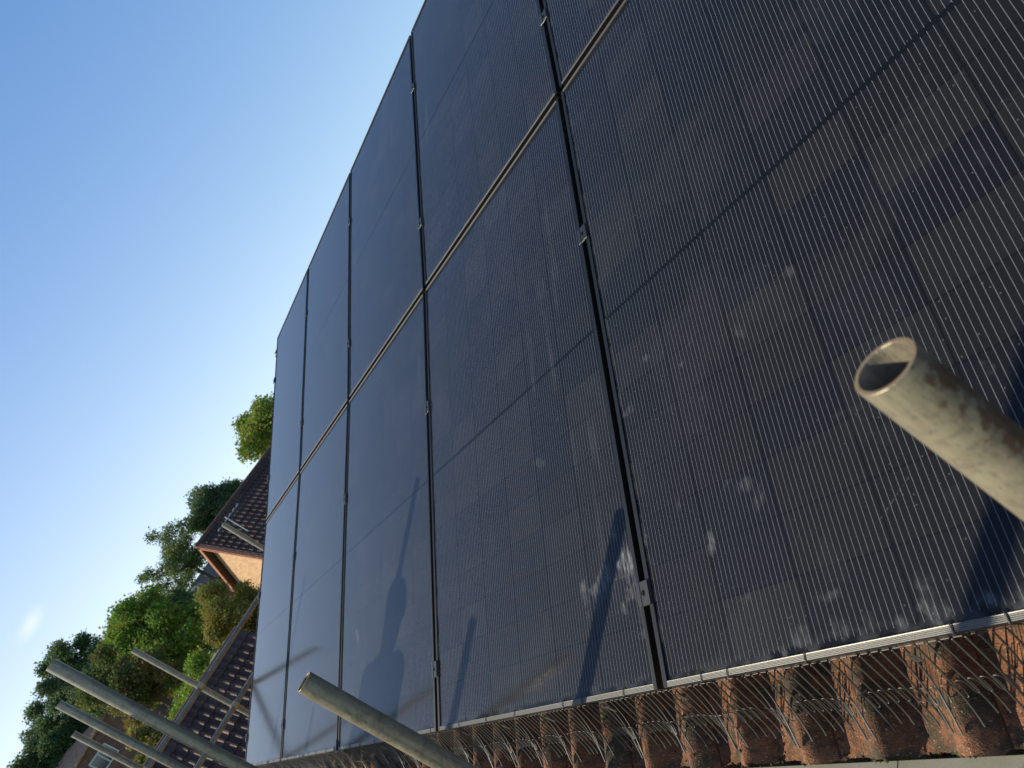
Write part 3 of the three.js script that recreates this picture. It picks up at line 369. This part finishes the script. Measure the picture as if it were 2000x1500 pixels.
{ // tile hung house, lower left
  const h = facing('tile_hung_house', 'brown tile hung house with pale sunlit roof behind the three lower left tubes', new THREE.Vector3(-58.5, 2.62, -4.85), Math.PI / 2 - 0.09);
  mesh('wall', prism([[0, -0.1], [-6.6, -1.0], [-6.6, -7.5], [3.6, -7.5], [3.6, -2.2]], 'z', -5, -0.15), M.brownTile, h);
  slab([[0.05, 0, 0], [-5.6, 0.95, -3.0], [-7.2, 0.9, -3.0], [-6.9, -0.95, 0.15]], 0.12, M.tanTile, 'roof', h); slab([[0, 0, 0], [3.9, -2.3, 0], [3.9, -2.3, -5], [0, 0, -5]], 0.12, M.tanTile, 'roof', h);
  for (const [x, y, w, hh] of [[-2.8, -1.75, 1.5, 1.15], [-3.6, -4.6, 1.6, 1.2], [1.4, -4.6, 1.3, 1.2]]) { const f = new THREE.Group(); f.name = 'window'; f.position.set(x, y, -0.12); h.add(f); for (const q of [-1, 1]) { mesh('frame', box(0.09, hh, 0.06, q * (w / 2 - 0.045), 0, 0), M.white, f); mesh('frame', box(w - 0.18, 0.09, 0.06, 0, q * (hh / 2 - 0.045), 0), M.white, f); } mesh('mullion', box(0.07, hh - 0.18, 0.05), M.white, f); mesh('pane', box(w - 0.18, hh - 0.18, 0.01, 0, 0, -0.01), M.glassFar, f); }
  mesh('door', box(1, 2.1, 0.08, -0.6, -6.4, -0.13), M.barge, h);
}
{ const g = group('roof_aerial', new THREE.Vector3(-58.7, 2.7, -5.2)); tag(g, 'thin aerial pole on the tile hung house at lower left', 'aerial'); mesh('mast', limb(new THREE.Vector3(0, -0.2, 0), new THREE.Vector3(0, 1.5, 0), 0.04, 0.04, 6), M.rail, g); mesh('boom', limb(new THREE.Vector3(-0.4, 1.3, -0.4), new THREE.Vector3(0.4, 1.3, 0.5), 0.03, 0.03, 6), M.rail, g); }
{ // slate house with dormer between the gable house and the trees
  const h = facing('dormer_house', 'slate roofed house with white edged dormer beside the brick gable', new THREE.Vector3(-71.39, 3.44, -18.54), Math.PI / 2 - 0.26);
  slab([[3, 0, -1.6], [-2.9, 0, -1.6], [-3.3, -1.75, 0], [3, -1.75, 0]], 0.12, M.slate, 'roof', h); slab([[-2.9, 0, -1.6], [3, 0, -1.6], [3, -1.8, -3.4], [-2.9, -1.8, -3.4]], 0.12, M.slate, 'roof', h);
  mesh('wall', box(5.8, 6.6, 3, 0, -5.2, -1.8), M.brownTile, h); mesh('bay_wall', box(1.6, 5.2, 0.6, -3.0, -5.4, 0.1), M.brick, h);
  const d = new THREE.Group(); d.name = 'dormer'; h.add(d); d.position.set(-2.0, -0.25, 0);
  mesh('dormer_wall', prism([[-1.0, -1.3], [0.45, -1.3], [0.9, -0.25], [-0.4, -0.1]], 'z', -1.3, 0.1), M.brownTile, d);
  slab([[-0.5, -0.08, 0.16], [0.95, -0.22, 0.16], [0.95, -0.05, 0.16], [-0.5, 0.09, 0.16]], 0.06, M.white, 'white_edge', d); slab([[0.45, -1.3, 0.16], [0.62, -1.3, 0.16], [1.06, -0.25, 0.16], [0.9, -0.25, 0.16]], 0.06, M.white, 'white_edge', d);
  const f = new THREE.Group(); f.name = 'window'; f.position.set(-1.7, -2.15, -0.24); h.add(f); for (const q of [-1, 1]) mesh('frame', box(0.3, 0.7, 0.1, q * 0.6, 0, 0), M.white, f); mesh('pane', box(0.9, 0.66, 0.06), M.glassFar, f);
}

// ---------------------------------------------------------------- trees and shrubs
const leafGeo = (n, size, spread) => { const l = []; for (let i = 0; i < n; i++) { const s = size * rr(0.6, 1.25), g = new THREE.BufferGeometry(), b = s * 0.18; g.setAttribute('position', new THREE.Float32BufferAttribute([0, 0, 0, s * 0.42, s * 0.5, b, 0, s * 1.1, 0, 0, 0, 0, 0, s * 1.1, 0, -s * 0.42, s * 0.5, b], 3)); g.computeVertexNormals(); g.rotateX(rr(0, 6.3)).rotateY(rr(0, 6.3)).rotateZ(rr(0, 6.3)).translate(rr(-1, 1) * spread, rr(-1, 1) * spread, rr(-1, 1) * spread); l.push(g); } return mergeGeometries(l); };
const leafMat = phy({ color: rgb(1, 1, 1), vertexColors: true, roughness: 0.85, transmission: 0.42, thickness: 0, side: THREE.DoubleSide, specularIntensity: 0.4 });
function tree(name, label, cat, at, rx, ry, o) {   // at: crown centre
  const t = group(name, new THREE.Vector3(at[0], -4.9, at[2])); tag(t, label, cat, o.group || 'trees beyond the house'); const cy = at[1] + 4.9;
  const lobes = []; for (let i = 0; i < o.lobes; i++) { const a = rnd() * 6.283, e = Math.asin(rr(-0.75, 1)), k = rr(0.3, 1.0); lobes.push([Math.cos(a) * Math.cos(e) * k * rx, cy + Math.sin(e) * k * ry, Math.sin(a) * Math.cos(e) * k * rx, rr(0.6, 1) * (0.62 - 0.34 * k) * Math.min(rx, ry) * (o.lobe || 1) * 1.15]); }
  const trunkTop = new THREE.Vector3(rr(-0.1, 0.1) * rx, cy - ry * 0.25, rr(-0.1, 0.1) * rx), tr = o.trunk || 0.16;
  mesh('trunk', mergeGeometries([limb(new THREE.Vector3(0, 0, 0), new THREE.Vector3(trunkTop.x * 0.4, trunkTop.y * 0.5, trunkTop.z * 0.4), tr * 1.3, tr), limb(new THREE.Vector3(trunkTop.x * 0.4, trunkTop.y * 0.5, trunkTop.z * 0.4), trunkTop, tr, tr * 0.7)]), M.bark, t);
  mesh('limbs', mergeGeometries(lobes.flatMap((l) => { const m = new THREE.Vector3(l[0], l[1], l[2]), k = trunkTop.clone().lerp(m, 0.5).add(new THREE.Vector3(0, -0.12 * ry, 0)); return [limb(trunkTop, k, tr * 0.4, tr * 0.22, 5), limb(k, m, tr * 0.22, tr * 0.08, 5)]; })), M.bark, t);
  const mat = leafMat, n = Math.round(o.n * 1.6), T = [0, 1, 2, 3].map(() => leafGeo(6, o.leaf * 0.74, o.leaf * 1.5).attributes.position.array), nv = T[0].length / 3, P = new Float32Array(n * nv * 3), C = new Float32Array(n * nv * 3), m = new THREE.Matrix4(), q = new THREE.Quaternion(), e = new THREE.Euler(), s = new THREE.Vector3(), w = new THREE.Vector3();
  for (let i = 0; i < n; i++) { const l = lobes[Math.floor(rnd() * lobes.length)], a = rnd() * 6.283, z = rr(-1, 1), r = l[3] * Math.cbrt(rr(0.25, 1)) * (rnd() < 0.12 ? 1.35 : 1), k = Math.sqrt(1 - z * z), p = new THREE.Vector3(l[0] + Math.cos(a) * k * r, l[1] + z * r * 0.85, l[2] + Math.sin(a) * k * r), sc = rr(0.7, 1.3), A = T[i % 4];
    m.compose(p, q.setFromEuler(e.set(rnd() * 6.3, rnd() * 6.3, rnd() * 6.3)), s.set(sc, sc, sc)); const c = o.cols[Math.floor(hash(Math.floor(l[0] * 9), Math.floor(l[2] * 9), 3) * 0.999 * o.cols.length)], d = mixc(c, o.cols[Math.floor(rnd() * o.cols.length)], 0.5).map((x) => x * rr(1.2, 2.2));
    for (let v = 0; v < nv; v++) { w.set(A[3 * v], A[3 * v + 1], A[3 * v + 2]).applyMatrix4(m); const b = (i * nv + v) * 3; P[b] = w.x; P[b + 1] = w.y; P[b + 2] = w.z; C[b] = d[0]; C[b + 1] = d[1]; C[b + 2] = d[2]; } }
  const g = new THREE.BufferGeometry(); g.setAttribute('position', new THREE.BufferAttribute(P, 3)); g.setAttribute('color', new THREE.BufferAttribute(C, 3)); g.computeVertexNormals(); mesh('crown', g, mat, t); return t;
}
const G = { lime: [[0.10, 0.15, 0.018], [0.15, 0.19, 0.03], [0.17, 0.18, 0.035]], dark: [[0.055, 0.09, 0.03], [0.07, 0.11, 0.038], [0.062, 0.095, 0.044]], mid: [[0.065, 0.095, 0.026], [0.08, 0.115, 0.034]], bright: [[0.11, 0.17, 0.02], [0.15, 0.2, 0.027], [0.085, 0.135, 0.018]], orange: [[0.05, 0.08, 0.018], [0.065, 0.095, 0.022], [0.15, 0.1, 0.03]], olive: [[0.14, 0.14, 0.026], [0.19, 0.15, 0.034], [0.115, 0.125, 0.024]] };
tree('lime_tree', 'yellow green tree above the dark roof, touching the panel edge', 'tree', [-31.2, 2.75, -15.4], 2.3, 2.7, { lobes: 34, n: 4200, leaf: 0.15, cols: G.lime, lobe: 0.62 });
tree('dark_tree', 'dark green round tree behind the ridge of the brick house', 'tree', [-50.6, 4.0, -17.6], 2.3, 2.7, { lobes: 30, n: 4200, leaf: 0.17, cols: G.dark, lobe: 0.72 });
tree('sparse_tree', 'sparse tree with visible branches left of the brick gable', 'tree', [-49.0, 4.1, -12.9], 2.6, 2.6, { lobes: 46, n: 1700, leaf: 0.15, cols: G.mid, lobe: 0.45, trunk: 0.15 });
tree('maple_tree', 'large bright green tree in the middle of the tree line', 'tree', [-34.4, 1.5, -5.35], 2.35, 2.8, { lobes: 60, n: 6400, leaf: 0.16, cols: G.bright, lobe: 0.58 });
tree('oak_tree', 'mid green tree between the sparse tree and the bright one', 'tree', [-43.2, 1.9, -8.3], 1.6, 2.0, { lobes: 30, n: 3800, leaf: 0.14, cols: G.mid, lobe: 0.7 });
tree('turning_tree', 'dark tree with orange tinted leaves left of the bright tree', 'tree', [-28.5, 1.3, -2.9], 1.4, 1.7, { lobes: 34, n: 4200, leaf: 0.11, cols: G.orange, lobe: 0.65 });
tree('far_tree', 'tall distant dark tree behind the longest scaffold tube', 'tree', [-58.3, 5.0, -6.0], 3.0, 3.3, { lobes: 40, n: 4600, leaf: 0.2, cols: G.dark, lobe: 0.55 });
tree('far_tree', 'distant dark tree behind the ends of the three tubes', 'tree', [-63, 4.0, -2.4], 2.8, 3.3, { lobes: 36, n: 4600, leaf: 0.2, cols: G.dark, lobe: 0.6 });
tree('far_tree', 'distant green tree in the lower left corner', 'tree', [-63, 3.1, 0.3], 2.8, 3.2, { lobes: 34, n: 4600, leaf: 0.2, cols: G.mid, lobe: 0.62 });
tree('shrub', 'olive and gold shrub above the pantile roof', 'shrub', [-16.6, 0.12, -3.75], 0.85, 1.05, { lobes: 26, n: 4200, leaf: 0.055, cols: G.olive, trunk: 0.06, lobe: 0.8, group: 'garden shrubs' });
tree('shrub', 'green shrub between the bright tree and the guard rail', 'shrub', [-20.5, -0.5, -2.6], 1.1, 1.1, { lobes: 26, n: 3600, leaf: 0.085, cols: G.bright, trunk: 0.06, lobe: 0.7, group: 'garden shrubs' });
tree('shrub', 'small yellow flowering shrub behind the lower tubes', 'shrub', [-18.6, -0.15, -0.75], 0.7, 0.9, { lobes: 18, n: 2200, leaf: 0.07, cols: [...G.mid, ...G.olive, [0.3, 0.2, 0.02]], trunk: 0.06, lobe: 0.8, group: 'garden shrubs' });

renderer.render(scene, camera);
